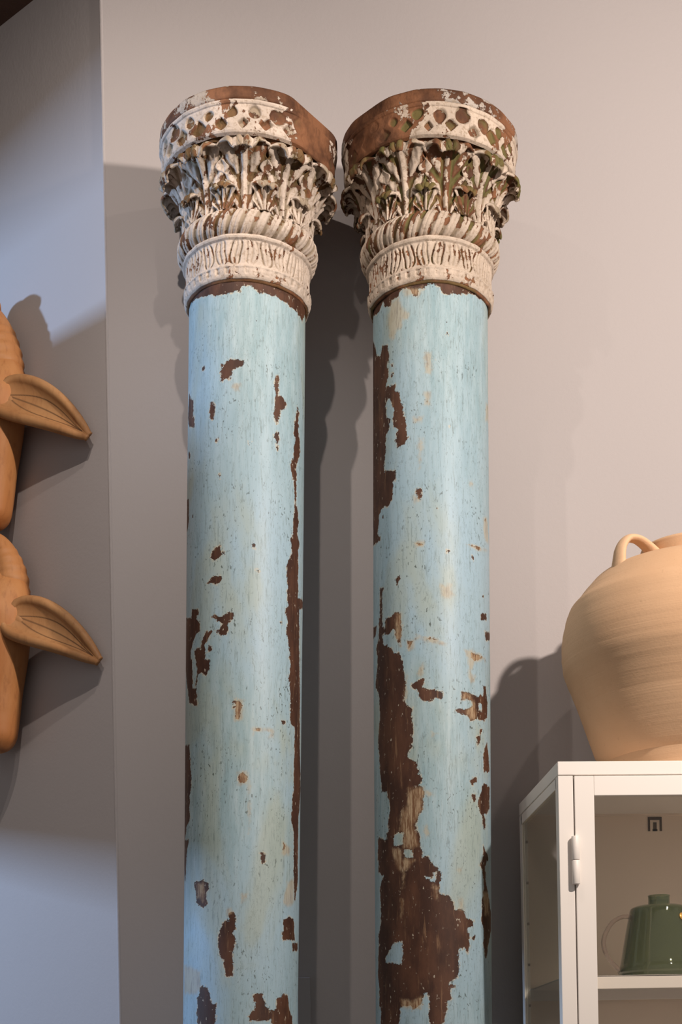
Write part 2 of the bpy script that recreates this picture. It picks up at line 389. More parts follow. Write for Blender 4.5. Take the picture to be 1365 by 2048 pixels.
def carve_mat(name, bias, rec_k, green, tone):
    """cracked cream paint over brown wood; the 'rec' attribute says how deep the carving is"""
    t = NT(name); v = t.coord(); rec = t.attr('rec'); wear = t.attr('wear')
    n1 = t.noise(38, 5, .62, v); n2 = t.noise(120, 4, .6, v)
    x = t.math('ADD', t.math('MULTIPLY', t.math('SUBTRACT', n1, .5), 2.2), t.math('MULTIPLY', t.math('SUBTRACT', n2, .5), .9))
    x = t.math('ADD', x, t.math('MULTIPLY', rec, rec_k)); x = t.math('ADD', x, wear)
    x = t.math('ADD', x, bias); x = t.math('ADD', x, t.math('MULTIPLY', t.math('SUBTRACT', t.noise(13, 3, .5, v), .5), 2.0))
    mp = t.step(x, .46, .54)
    g = t.noise(90, 5, .7, t.coord((1, 1, .25)))
    cream = t.mix(t.step(t.noise(22, 4, .6, v), .35, .65), tone, tuple(q * .80 for q in tone))
    cream = t.mix(t.math('MULTIPLY', t.step(t.noise(150, 5, .75, v), .50, .64), .62), cream, (.27, .195, .13))
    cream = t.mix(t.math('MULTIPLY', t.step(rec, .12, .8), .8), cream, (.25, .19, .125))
    wood = t.mix(t.step(t.noise(16, 4, .6, v), .35, .65), (.085, .036, .018), (.23, .10, .048))
    wood = t.mix(t.math('MULTIPLY', t.step(g, .5, .75), .5), wood, (.045, .022, .014))
    gr = t.math('MULTIPLY', t.math('MULTIPLY', t.step(t.noise(13, 3, .5, v), .47, .60), t.step(rec, .30, .65)), green)
    wood = t.mix(gr, wood, (.115, .115, .035)); cream = t.mix(t.math('MULTIPLY', gr, .4), cream, (.22, .22, .10))
    c = t.mix(mp, cream, wood)
    h = t.math('SUBTRACT', t.math('ADD', t.math('MULTIPLY', n2, .5), t.math('MULTIPLY', n1, .5)), t.math('MULTIPLY', mp, .6))
    b = t.bump(h, .8, .003); b = t.bump(t.noise(420, 3, .6, v), .3, .0006, b)
    return t.finish(c, .72, b, .25)

# ------------------------------------------------------------------ the setting
WY = 3.24; CX = -0.285; CEIL = 3.545
def structure(o): return tag(o, kind='structure')
S2 = math.sqrt(.5)
structure(MB().box(CX, 3.2, WY, WY + .15, 0, CEIL).build('wall_back', M_WALL))
LW = 1.75
p0 = Vector((CX, WY, 0)); p1 = p0 + Vector((-S2, S2, 0)) * LW
structure(MB().prism([(p0.x, p0.y), (p1.x, p1.y), (p1.x + .1, p1.y + .1), (CX + .02, WY + .15)], 0, CEIL).build('wall_left', M_WALL, bevel=.0))
# rounded plaster bead on the outer corner
th = np.linspace(0, 2 * np.pi, 16, endpoint=False)
structure(MB().prism([(CX + .0 + .0045 * math.cos(a), WY + .0035 + .0045 * math.sin(a)) for a in th], 0, CEIL).build('trim_1', M_WALL))
structure(MB().box(-5, 3.35, -3.0, 5.2, -.1, 0).build('floor', M_FLOOR))
structure(MB().box(-1.75, 3.35, -.2, 4.9, CEIL, CEIL + .12).build('ceiling', M_CEIL))
structure(MB().box(CX + .02, 3.2, WY - .014, WY, 0, .09).build('baseboard_back', M_BASEB, bevel=.003))
# unseen rails added left of the view to cut the daylight into patches
structure(MB().box(-2.64, -2.56, 1.6, 4.9, 2.856, CEIL).build('daylight_blocker_1', M_CEIL, bevel=.004))
structure(MB().box(-2.06, -1.98, 1.6, 4.6, 2.193, 2.572).build('daylight_blocker_2', M_CEIL, bevel=.004))
structure(MB().box(-1.17, -1.14, 3.19, 4.09, 2.36, 2.772).build('daylight_blocker_3', M_CEIL, bevel=.003))

# ------------------------------------------------------------------ columns
def parse(txt):
    out = []
    for ln in txt.strip().splitlines():
        w = ln.split(); out.append((w[0], np.array([[float(a) for a in q.split(',')] for q in w[1:]])))
    return out
def sdf(P, poly):
    """signed distance (negative inside) of points P (n,2) to a polygon (m,2)"""
    a = poly; b = np.roll(poly, -1, 0)
    best = np.full(len(P), 1e9); inside = np.zeros(len(P), bool)
    for (x0, y0), (x1, y1) in zip(a, b):
        dx, dy = x1 - x0, y1 - y0; L = dx * dx + dy * dy + 1e-12
        t = np.clip(((P[:, 0] - x0) * dx + (P[:, 1] - y0) * dy) / L, 0, 1)
        best = np.minimum(best, (P[:, 0] - x0 - t * dx) ** 2 + (P[:, 1] - y0 - t * dy) ** 2)
        c = (y0 > P[:, 1]) != (y1 > P[:, 1])
        if abs(dy) > 1e-12: inside ^= c & (P[:, 0] < x0 + (P[:, 1] - y0) * dx / dy)
    d = np.sqrt(best); return np.where(inside, -d, d)
def fields(P, polys, RS):
    """min-union of the patches, by kind, in metres on the unrolled shaft"""
    peel = np.full(len(P), .05); tan = np.full(len(P), .05)
    for kind, q in polys:
        q = np.stack([np.radians(q[:, 0] / 10) * RS, q[:, 1] / 1000], 1)
        lo = q.min(0) - .03; hi = q.max(0) + .03
        m = np.where(np.all((P > lo) & (P < hi), 1))[0]
        if not len(m): continue
        d = sdf(P[m], q)
        if kind == 'p': peel[m] = np.minimum(peel[m], d)
        elif kind == 't': tan[m] = np.minimum(tan[m], d)
        else: peel[m] = np.maximum(peel[m], -d)
    return peel, tan
def shaft_mesh(root, mat, polys, rad, ztop, seed):
    m = 264; th = np.linspace(-np.pi, np.pi, m, endpoint=False)
    zs = np.concatenate([np.linspace(.10, 1.20, 60, endpoint=False), np.linspace(1.20, ztop, 470)])
    Z, T = np.meshgrid(zs, th, indexing='ij')
    R = np.interp(Z, [p[0] for p in rad], [p[1] for p in rad])
    R = R + .0007 * np.sin(3 * T + seed + 1.7 * Z) + .0005 * np.sin(7 * T - 2.3 * Z)
    P = np.stack([T.ravel() * .1135, Z.ravel()], 1)
    peel, tan = fields(P, polys, .1135)
    rng = random.Random(seed)           # peeling round the back and low on the shaft, where no photo shows it
    for _ in range(46):
        tc = rng.uniform(100, 260); zc = rng.uniform(.12, ztop)
        if rng.random() < .4: tc = rng.uniform(0, 360); zc = rng.uniform(.12, 1.2)
        tc = (tc + 180) % 360 - 180
        a, b = rng.uniform(.006, .028), rng.uniform(.02, .09)
        dx = P[:, 0] - math.radians(tc) * .1135; dx = (dx + np.pi * .1135) % (2 * np.pi * .1135) - np.pi * .1135
        e = np.sqrt((dx / a) ** 2 + ((P[:, 1] - zc) / b) ** 2); peel = np.minimum(peel, (e - 1) * a)
    V = np.stack([R * np.sin(T), -R * np.cos(T), Z], -1).reshape(-1, 3)
    o = mesh_obj('shaft', V, grid_faces(len(zs), m, True), mat, root, attrs={'peel': peel, 'tan': tan})
    return o

def capital(root, z0, mat, mat_top, phase, facet, facet_d, seed):
    """carved capital; z0 is the lower rim of the collar along the shaft"""
    rng = np.random.RandomState(seed)
    nt = 720; th = np.linspace(-np.pi, np.pi, nt, endpoint=False)
    def band(name, prof, disp, nz, parent, material=mat, wear=0.0, clip=None, wobble=.0005):
        """prof: [(r,z)] polyline swept round, disp(theta, s, z) -> (outward, depth 0..1)"""
        P = np.array(prof, float); L = np.concatenate([[0], np.cumsum(np.linalg.norm(np.diff(P, axis=0), axis=1))])
        s = np.linspace(0, L[-1], nz); r = np.interp(s, L, P[:, 0]); z = np.interp(s, L, P[:, 1])
        dr = np.gradient(r, s); dz = np.gradient(z, s); nr = dz; nz_ = -dr
        S, T = np.meshgrid(s / L[-1], th, indexing='ij')
        rr = np.repeat(r[:, None], nt, 1); zz = np.repeat(z[:, None], nt, 1)
        d, rec = disp(T, S, zz)
        X = rr + d * nr[:, None]; Zz = zz + d * nz_[:, None]
        lowf = sum(a * np.sin(k * T + p + q * zz * 40) for a, k, p, q in LOW); X = X + wobble * lowf
        if clip is not None:
            lim = (facet_d + clip) / np.maximum(np.cos(T - facet), .05)
            
            kk = .006; hh = np.clip(.5 + .5 * (lim - X) / kk, 0, 1)
            X = np.where(np.abs(T - facet) < 1.2, lim * (1 - hh) + X * hh - kk * hh * (1 - hh), X)
        Zz = Zz + .0012 * np.sin(3 * T + seed)
        V = np.stack([X * np.sin(T), -X * np.cos(T), Zz + z0], -1).reshape(-1, 3)
        return mesh_obj(name, V, grid_faces(nz, nt, True), material, parent, attrs={'rec': np.clip(rec, 0, 1), 'wear': (wear + (1.0 * np.exp(-((T - facet) / .45) ** 2) if clip is not None else 0 * T)).ravel()})
    LOW = [(rng.uniform(.3, 1), k, rng.uniform(0, 6), rng.uniform(-1, 1)) for k in (2, 5, 9, 14, 23)]
    sm = lambda x, a, b: (lambda t: t * t * (3 - 2 * t))(np.clip((x - a) / (b - a), 0, 1))
    # bell: the core the leaves stand on
    bell_r = lambda z: np.interp(z, [.130, .16, .20, .225, .245, .258], [.116, .1165, .123, .134, .150, .163])
    zz = np.linspace(.128, .258, 40)
    core = band('capital', [(float(bell_r(z)), z) for z in zz], lambda T, S, z: (-.004 * (.5 + .5 * np.cos(20 * (T - phase))) + .0015 * np.sin(31 * T) * np.sin(z * 300), .75 + .25 * np.cos(20 * T)), 60, root, wear=.15)
    # collar with upright tongues above a scalloped lower rim
    def coll(T, S, z):
        N = 26; u = (T - phase) * N / (2 * np.pi); fr = u - np.floor(u) - .5
        lean = fr + .10 * np.sin(z * 90 + np.floor(u) * 1.7)
        top = sm(z, .024, .032) * (1 - sm(z, .066, .073))
        w = .30 * np.sqrt(np.clip(1 - ((z - .050) / .024) ** 4, 0, 1))
        groove = sm(-np.abs(np.abs(lean) - w - .04), -.085, -.03) * top
        mid = np.exp(-(lean / .07) ** 2) * top
        leaf = np.exp(-((lean - .2) / .05) ** 2) * top * .5
        N2 = 40; u2 = T * N2 / (2 * np.pi); f2 = np.abs(u2 - np.floor(u2) - .5) * 2
        hs = .35 + .65 * np.abs(np.sin(np.floor(u2) * 12.9)); hz = .55 + .45 * np.abs(np.sin(np.floor(u) * 7.7))
        sc = hs * sm(f2, .45, .9) * sm(z, .006, .010) * (1 - sm(z, .018, .022))
        lip = np.exp(-((z - .0215) / .0022) ** 2)
        groove = groove * hz; d = -.0042 * groove - .002 * mid - .001 * leaf - .0024 * sc + .0015 * lip
        return d, .75 * groove + .5 * mid + .45 * sc + .2 * leaf
    band('collar', [(.1150, .0), (.1195, .0), (.1215, .003), (.1225, .006), (.1240, .012), (.1245, .020), (.1215, .026), (.1215, .060), (.1225, .072), (.1262, .0745), (.1275, .078), (.1262, .0815), (.1205, .083)], coll, 120, core)
    # brown turned ring where the shaft enters
    band('neck_ring', [(.1135, -.004), (.1160, -.0035), (.1178, -.001), (.1185, .0015), (.1150, .003)], lambda T, S, z: (0 * T, .5 + 0 * T), 16, core, wear=1.6)
    # rope moulding
    cz, cr = .1075, .0235
    ang = np.linspace(-math.pi * .62, math.pi * .62, 40)
    prof = [(.1145 + cr * math.cos(a) * 1.02, cz + cr * math.sin(a) * 1.08) for a in ang]
    def rope(T, S, z):
        N = 34; ph = N * (T - phase) + (.5 - S) * 9.5
        c = np.cos(ph); ridge = -np.clip(c - .15, 0, 1) ** .8
        vein = np.exp(-((np.mod(ph, 2 * np.pi) - np.pi) / .28) ** 2)
        e = sm(S, .02, .15) * (1 - sm(S, .85, .98))
        return (.0042 * ridge * e - .0014 * vein * e), np.clip(-ridge * 1.0 + .3 * vein, 0, 1) * e
    band('rope_moulding', prof, rope, 60, core)
    # frieze of round niches and pointed webs
    def fri(T, S, z):
        N = 24; rr = .166; d = 0 * T; rec = 0 * T
        worn = np.exp(-((T - facet) / .42) ** 2)
        for row, (zc, rd, off, dep, pw) in enumerate([(.2855, .0132, 0, .0050, 1.9), (.2665, .0145, .5, .0070, 1.15)]):
            Tw = T + .010 * np.sin(9 * T + row) + .006 * np.sin(23 * T + 160 * z)
            u = (Tw - phase) * N / (2 * np.pi) + off; fr = (u - np.floor(u) - .5) * 2 * np.pi / N * rr
            kk = np.floor(u); rv = rd * (1 + .26 * np.sin(kk * 5.3 + row * 2 + seed))
            zq = z - zc - .003 * np.sin(kk * 3.1 + seed) - .0012 * np.sin(31 * T)
            q = (np.abs(fr * 1.05) ** pw + np.abs(zq) ** pw) ** (1 / pw) / rv
            g = (1 - sm(q, .66, 1.06)) * (1 - .85 * worn); d = np.minimum(d, -dep * g); rec = np.maximum(rec, g)
        m = (z < .302) & (z > .2545); d = d * m; rec = rec * m
        return d, rec
    band('frieze', [(.1600, .2475), (.1665, .250), (.1685, .2535), (.1690, .258), (.1695, .270), (.1700, .285), (.1705, .300), (.1728, .3015), (.1742, .3045), (.1735, .308), (.168, .3095)], fri, 110, core, clip=.008)
    # top board
    band('abacus', [(.030, .3085), (.150, .3085), (.1715, .3090), (.1738, .3105), (.1742, .320), (.1738, .330), (.1715, .3335), (.150, .334), (.0, .334)], lambda T, S, z: (0 * T, .3 + 0 * T), 90, core, material=mat_top, wear=.55, clip=.001, wobble=.0004)
    # leaves
    def leaf(theta, zb, h, w, lean, curl, nl, turn, lift, name='acanthus_leaf'):
        nu, nv = 57, 110
        u = np.linspace(-1, 1, nu); v = np.linspace(0, 1, nv)
        k = .78; pr = np.zeros(nv); pz = np.zeros(nv)
        body = v <= k; tv = v[body] / k
        pz[body] = zb + h * tv; pr[body] = bell_r(pz[body]) + lift + lean * tv ** 3
        r1, z1 = pr[body][-1], pz[body][-1]
        dr = pr[body][-1] - pr[body][-2]; dzv = pz[body][-1] - pz[body][-2]; a0 = math.atan2(dr, dzv)
        ph = (v[~body] - k) / (1 - k) * turn
        cxr, czr = r1 + curl * math.cos(a0), z1 - curl * math.sin(a0)
        pr[~body] = cxr - curl * np.cos(ph + a0); pz[~body] = czr + curl * np.sin(ph + a0)
        tr = np.gradient(pr); tz = np.gradient(pz); ln = np.hypot(tr, tz) + 1e-9; nr, nz_ = tz / ln, -tr / ln
        Wv = w * (.66 + .34 * np.sin(np.clip(v / .62, 0, 1) * np.pi / 2)) * np.sqrt(np.clip(1 - (np.clip((v - .66) / .36, 0, 1)) ** 2.2, .03, 1))
        U, Vv = np.meshgrid(u, v); A = np.abs(U)
        lob = np.cos(2 * np.pi * (nl * Vv - .55))
        lat = U * Wv[:, None] * (1 + .13 * lob * A ** 2)
        fan = .55 + 1.9 * (A - 1) * (1 - .45 * Vv) - .25 * (A - 1) ** 2
        vein = np.cos(2 * np.pi * (nl * Vv - fan))
        side = sm(A, .10, .26)
        shp = np.sign(vein) * np.abs(vein) ** .7
        d = .0030 * (1 - A ** 2) + .0042 * np.exp(-(A / .09) ** 2) * (1 - .4 * Vv) - .0030 * np.exp(-((A - .19) / .06) ** 2)
        vf = np.cos(2 * np.pi * (nl * 2.0 * Vv - fan * 2.0 + .3)); d = (d + (.0025 * vein + .0006 * vf) * side + .0025 * sm(A, .84, 1.0)) * min(1.0, .25 + w / .06)
        rec = np.clip((.35 - vein * .6 - vf * .15) * side + .9 * np.exp(-((A - .19) / .06) ** 2), 0, 1) * (1 - .2 * Vv)
        rec = np.where(A < .09, .0, rec)
        rr = pr[:, None] + d * nr[:, None]; zz = pz[:, None] + d * nz_[:, None] - .006 * A ** 2 * sm(Vv, .6, 1)
        rr = rr + .0008 * np.sin(lat * 500 + seed + theta * 9)
        T = theta + lat / np.maximum(pr[:, None], .1) * 1.0
        V3 = np.stack([rr * np.sin(T), -rr * np.cos(T), zz + z0], -1).reshape(-1, 3)
        o = mesh_obj(name, V3, grid_faces(nv, nu), mat, core, attrs={'rec': rec.ravel(), 'wear': np.full(nu * nv, rng.uniform(-.15, .2))})
        s = o.modifiers.new('thickness', 'SOLIDIFY'); s.thickness = .0045; s.offset = -1
        return o
    NL = 10
    for i in range(NL):
        t = phase + i * 2 * np.pi / NL
        leaf(t, .130, .108 + rng.uniform(-.004, .003), .0480, .005, .0110, 4.4, 3.3 + rng.uniform(-.3, .3), .0035)
    for i in range(NL):
        t = phase + (i + .5) * 2 * np.pi / NL
        leaf(t, .131, .040 + rng.uniform(-.004, .004), 0.0235, .003, .0055, 2.0, 3.2, .0085, 'small_leaf')
    return core

M_SHAFT_L = shaft_mat('flaking_blue_paint', 1); M_SHAFT_R = M_SHAFT_L
M_CAP_L = carve_mat('cream_paint_on_carving', .15, .38, .3, (.58, .485, .41))
M_TOP_L = carve_mat('worn_top_board', .22, .0, .0, (.50, .42, .35))
M_CAP_R = carve_mat('cream_paint_worn_off_carving', .18, .62, .75, (.58, .475, .385))
M_TOP_R = carve_mat('mostly_bare_top_board', .10, .0, .0, (.46, .41, .37))

def column(label, base, axis, shaft, polys, rad, cap_args, seed):
    root = empty('wooden_column', base, label, 'column', 'painted wooden columns leaning on the wall')
    z = Vector(axis).normalized(); x = Vector((0, 1, 0)).cross(z).normalized(); y = z.cross(x)
    root.rotation_euler = Matrix((x, y, z)).transposed().to_euler()
    ztop = 2.712
    shaft_mesh(root, shaft, parse(polys), rad, ztop, seed)
    revolve('base', [(0, .012), (.15, .0105), (.158, .016), (.162, .03), (.158, .048), (.142, .056), (.134, .066), (.138, .082), (.132, .094), (.1135, .104), (0, .104)], cap_args[0], root, 96)
    capital(root, 2.697, *cap_args)
column('pale blue flaking column on the left, fuller cream paint on its carved capital', (-.0704, 2.98, 0), (.02822, .02498, .99929), M_SHAFT_L, POLY_L,
       [(.1, .1105), (1.35, .1110), (2.3, .1140), (2.72, .1140)], (M_CAP_L, M_TOP_L, math.radians(-3), math.radians(52), .155, 3), 11)
column('pale blue flaking column on the right, next to the white cabinet, with large brown bare patches', (.3213, 2.98, 0), (.01695, .02499, .99954), M_SHAFT_R, POLY_R,
       [(.1, .1130), (1.4, .1134), (2.0, .1146), (2.72, .1130)], (M_CAP_R, M_TOP_R, math.radians(8), math.radians(-50), .166, 8), 23)

# ------------------------------------------------------------------ cabinet
M_METAL = NT('cream_white_powder_coat'); 
M_METAL = (lambda t: t.finish((.86, .80, .745), .42, t.bump(t.noise(500, 2, .5), .08, .0004), .4))(M_METAL)
M_BACK = NT('bounce_tinted_back_sheet').finish((.90, .76, .63), .5)  # warm bounced light inside the cabinet is put into this colour
M_DARK = NT('dark_slot').finish((.11, .08, .06), .8)
M_SCREW = NT('screw_metal').finish((.12, .11, .10), .4, metal=.8)
def thin_glass(name, tint, refl, rough=.02, ior=1.45, body=None):
    t = NT(name); t.N.remove(t.b)
    tr = t.new('ShaderNodeBsdfTransparent'); tr.inputs[0].default_value = (*tint, 1)
    gl = t.new('ShaderNodeBsdfGlossy'); gl.inputs['Roughness'].default_value = rough
    fr = t.new('ShaderNodeFresnel')
    ge = t.new('ShaderNodeNewGeometry'); t.L.new(t.math('ADD', ior, t.math('MULTIPLY', ge.outputs['Backfacing'], 1 / ior - ior)), fr.inputs[0])
    mx = t.new('ShaderNodeMixShader')
    t.L.new(t.math('MULTIPLY', fr.outputs[0], refl, clamp=True), mx.inputs[0]); t.L.new(tr.outputs[0], mx.inputs[1]); t.L.new(gl.outputs[0], mx.inputs[2])
    last = mx.outputs[0]
    if body:
        df = t.new('ShaderNodeBsdfDiffuse'); df.inputs[0].default_value = (*body[0], 1)
        m2 = t.new('ShaderNodeMixShader'); m2.inputs[0].default_value = body[1]
        t.L.new(last, m2.inputs[1]); t.L.new(df.outputs[0], m2.inputs[2]); last = m2.outputs[0]
    t.L.new(last, t.out.inputs[0]); return t.m
M_GLASS = thin_glass('cabinet_glass', (.98, .97, .95), .8)
M_GLASS_SIDE = thin_glass('side_glass', (.84, .86, .84), 1.0)
cx0, cx1, cy0, cy1, ch = .5455, 1.2755, 2.752, 3.165, 1.7455
cab = empty('display_cabinet', ((cx0 + cx1) / 2, (cy0 + cy1) / 2, 0), 'white metal display cabinet with glass door and glass sides beside the right column', 'cabinet')
off = np.array([cab.location.x, cab.location.y, 0])
class LB(MB):
    def box(s, x0, x1, y0, y1, z0, z1): return MB.box(s, x0 - off[0], x1 - off[0], y0 - off[1], y1 - off[1], z0, z1)
b = LB(); t_ = .0245
b.box(cx0, cx1, cy0, cy1, ch - t_, ch)
b.build('top_panel', M_METAL, cab, .0012)
legs = [(cx0, cy0), (cx1 - .023, cy0), (cx0, cy1 - .014), (cx1 - .023, cy1 - .014)]
for i, (x, y) in enumerate(legs):
    d = .022 if i < 2 else .014
    LB().box(x, x + .0272 if i == 0 else x + .023 if i < 2 else x + .014, y, y + d, 0, ch - t_ - .0012).build('post', M_METAL, cab, .001)
b = LB()
for x in (cx0 + .001, cx1 - .0025):            # side frames: thin rails round the glass
    b.box(x, x + .0015, cy0 + .022, cy1 - .014, ch - t_ - .020, ch - t_ - .0015)
    b.box(x, x + .0015, cy0 + .022, cy1 - .014, .12, .15)
    b.box(x, x + .0015, cy0 + .022, cy0 + .030, .12, ch - t_ - .002)
    b.box(x, x + .0015, cy1 - .020, cy1 - .014, .12, ch - t_ - .002)
b.build('side_frame', M_METAL, cab)
for x in (cx0 + .004, cx1 - .007):
    g = LB().box(x, x + .003, cy0 + .018, cy1 - .016, .13, ch - t_ - .012).build('side_pane', M_GLASS_SIDE, cab)
    for k in range(11):
        zz = 1.66 - k * .0835
        LB().box(x + .0035, x + .0075, cy1 - .030, cy1 - .025, zz, zz + .005).build('pane_clip', M_SCREW, g)
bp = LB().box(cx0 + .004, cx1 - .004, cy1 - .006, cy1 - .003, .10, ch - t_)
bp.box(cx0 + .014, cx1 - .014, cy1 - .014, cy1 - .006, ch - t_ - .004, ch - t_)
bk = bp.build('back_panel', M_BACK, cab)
sl = LB()                                       # keyhole slots punched in the back panel
for x0, x1, z0, z1 in ((.812, .8165, 1.686, 1.715), (.8365, .841, 1.686, 1.715), (.8165, .8365, 1.709, 1.715), (.823, .830, 1.686, 1.704), (.8215, .8315, 1.686, 1.690)):
    sl.box(x0, x1, cy1 - .0072, cy1 - .0058, z0, z1)
sl.build('keyhole_slot', M_DARK, bk)
bx = LB().box(cx0 + .001, cx1 - .001, cy0 + .002, cy1 - .002, .10, .13).build('bottom_panel', M_METAL, cab, .001)
def shelf(z1):
    b = LB(); th_ = .0245
    b.box(cx0 + .012, cx1 - .012, 2.776, 3.148, z1 - .003, z1)
    b.box(cx0 + .012, cx1 - .012, 2.776, 2.779, z1 - th_, z1)
    b.box(cx0 + .012, cx1 - .012, 2.779, 2.792, z1 - th_, z1 - th_ + .0025)
    b.box(cx0 + .012, cx1 - .012, 3.145, 3.148, z1 - th_, z1)
    return b.build('shelf', M_METAL, cab, .0008)
SH = 1.3625
for z in (SH, .98, .58): shelf(z)
# door: frame, pane, hinges, knob
dx0, dx1, dz0, dz1, dy = .5745, cx1 - .024, .125, ch - t_ - .0022, cy0 - .003
dw = .0355
b = LB(); b.box(dx0, dx0 + dw, dy, dy + .018, dz0, dz1); b.box(dx1 - dw, dx1, dy, dy + .018, dz0, dz1)
b.box(dx0 + dw, dx1 - dw, dy, dy + .018, dz1 - .0355, dz1); b.box(dx0 + dw, dx1 - dw, dy, dy + .018, dz0, dz0 + .05)
door = b.build('door', M_METAL, cab, .001)
LB().box(dx0 + dw - .006, dx1 - dw + .006, dy + .010, dy + .013, dz0 + .04, dz1 - .030).build('door_pane', M_GLASS, door)
for z in (1.524, .30):
    for k in (0, 1):
        hz = z + k * .0435
        n = 24; P = [(0, hz), (.0066, hz), (.0072, hz + .001), (.0072, hz + .0415), (.0066, hz + .0425), (0, hz + .0425)]
        h = revolve('hinge', P, M_METAL, door, n, loc=(.5735 - off[0], 2.7445 - off[1], 0))
revolve('door_knob', [(0, 0), (.006, 0), (.006, .012), (.012, .016), (.012, .022), (0, .024)], M_METAL, door, 24, loc=(0, 0, 0))
door.children[-1].rotation_euler = (math.pi / 2, 0, 0); door.children[-1].location = (dx1 - .02 - off[0], dy - off[1], .9)

# ------------------------------------------------------------------ jar on the cabinet
def clay():
    t = NT('wheel_thrown_terracotta'); v = t.coord()
    ring = t.noise(9, 4, .65, t.coord((.10, .10, 5))); ring2 = t.noise(40, 3, .6, t.coord((.08, .08, 2.2)))
    c = t.mix(t.step(t.noise(4, 3, .5, v), .3, .7), (.62, .385, .225), (.70, .465, .29))
    c = t.mix(t.math('MULTIPLY', t.step(ring, .5, .75), .10), c, (.56, .33, .19))
    c = t.mix(t.math('MULTIPLY', t.step(t.noise(160, 3, .6, v), .6, .75), .25), c, (.42, .25, .14))
    b = t.bump(ring, .22, .006); b = t.bump(ring2, .12, .003, b); b = t.bump(t.noise(220, 4, .6, v), .3, .001, b)
    return t.finish(c, .82, b, .2)
M_CLAY = clay()
JC = (.8624, 2.955, ch)
jar = empty('terracotta_jar', JC, 'large terracotta jar with loop handles standing on top of the white cabinet', 'jar')
def jr(x, y):   # radius and height from the photo's left outline
    return ((1395 - x) / 1047.0, y - ch)
jp = [(.0, .0), (.165, .0), (.172, .004), (.180, .030), jr(1199.7, 1.795), jr(1183, 1.8327), jr(1163, 1.8753), jr(1139, 1.9343), jr(1124.5, 1.977), jr(1124.5, 2.029), jr(1136.5, 2.0766), jr(1152.5, 2.098), jr(1187, 2.1356), jr(1214, 2.150),
      (.142, .409), (.118, .4115), (.1035, .413), (.0990, .418), (.0995, .429), (.102, .440), (.1045, .4485)]
jp = [tuple(p) for p in spline(jp[:3], 4)][:-1] + [tuple(p) for p in spline(jp[2:], 6)]
jp += [(.1035, .4515), (.0985, .4515), (.0955, .446), (.0925, .438), (.093, .424), (.13, .41), (.20, .36), (.245, .28), (.24, .18), (.20, .06), (.16, .012), (0, .012)]
body = revolve('body', [(r * (1 + .0016 * math.sin(z * 260) + .001 * math.sin(z * 97)), z) for r, z in jp], M_CLAY, jar, 144)
for a in (-63, 117):
    s, c = math.sin(math.radians(a)), -math.cos(math.radians(a))
    pth = [(.192, .380), (.191, .400), (.186, .425), (.170, .444), (.146, .447), (.124, .439), (.108, .428), (.0985, .420)]
    tg = (-c, s, 0)
    tube('handle', [(r * s, r * c, z) for r, z in pth], [.0105, .0085, .0075, .007, .007, .0075, .009, .011], M_CLAY, jar, 18, 8, squash=(tg, 2.0))

# ------------------------------------------------------------------ green glass teapot
TP = (.7718, 2.93, SH)
tp = empty('glass_teapot', TP, 'green glass teapot with clear looped handle and round gold sticker on the cabinet shelf', 'teapot')
M_GREEN = thin_glass('green_glass', (.76, .81, .66), 2.4, .05, 1.5, ((.13, .155, .09), .28))
M_CLEAR = thin_glass('clear_handle_glass', (.80, .76, .72), 2.2, .04, 1.6, ((.42, .32, .27), .22))
rev = [(0, .001), (.076, .001), (.0795, .004), (.0790, .010), (.0735, .040), (.0655, .085), (.0590, .118), (.0555, .1335), (.0520, .1385), (.040, .1425), (.0235, .1435), (.0208, .1450), (.0203, .152), (.0205, .1600), (.0212, .1615), (.0195, .1620),
       (.0185, .152), (.0190, .1425), (.038, .1395), (.0505, .1355), (.0535, .131), (.0570, .117), (.0635, .085), (.0715, .040), (.0765, .009), (0, .004)]
revolve('body', [tuple(p) for p in spline(rev, 3)], M_GREEN, tp, 96)
revolve('lid', [(0, .1505), (.0170, .1505), (.0178, .1520), (.0150, .1540), (.004, .1545), (.0035, .1575), (.0045, .1600), (0, .1615)], M_GREEN, tp, 48)
def tpx(x, z): return ((x - 1322) / 1058.0 * 1.0, 0, z)
hp = [tpx(1268, .121), tpx(1248, .1225), tpx(1226, .112), tpx(1210, .088), tpx(1207, .066), tpx(1216, .044), tpx(1232, .026), tpx(1247, .014)]
tube('handle', hp, [.0050, .0042, .0042, .0044, .0044, .0042, .0042, .005], M_CLEAR, tp, 16, 10)
M_GOLD = NT('gold_foil_sticker').finish((.75, .42, .10), .35, metal=.35)
st = revolve('round_sticker', [(0, 0), (.0072, 0), (.0072, .0006), (0, .0006)], M_GOLD, tp, 32)
aa = math.radians(30); rr_ = .0603
st.location = (rr_ * math.sin(aa), -rr_ * math.cos(aa), .1165); st.rotation_euler = (math.radians(76), 0, aa)
tube('spout', [(.060, -.0, .052), (.082, -.0, .070), (.094, -.0, .098), (.110, -.0, .128)], [.012, .009, .007, .0055], M_GREEN, tp, 16, 8)

# ------------------------------------------------------------------ cable trunking on the wall behind the left column
tr = MB().box(-.014, .014, -.010, .0, 0, 1.31)
o = tr.build('cable_trunking', M_WALL, None, .0015); o.location = (.0965, WY, .0902)
tag(o, 'narrow painted cable trunking on the wall behind the left column', 'trunking')

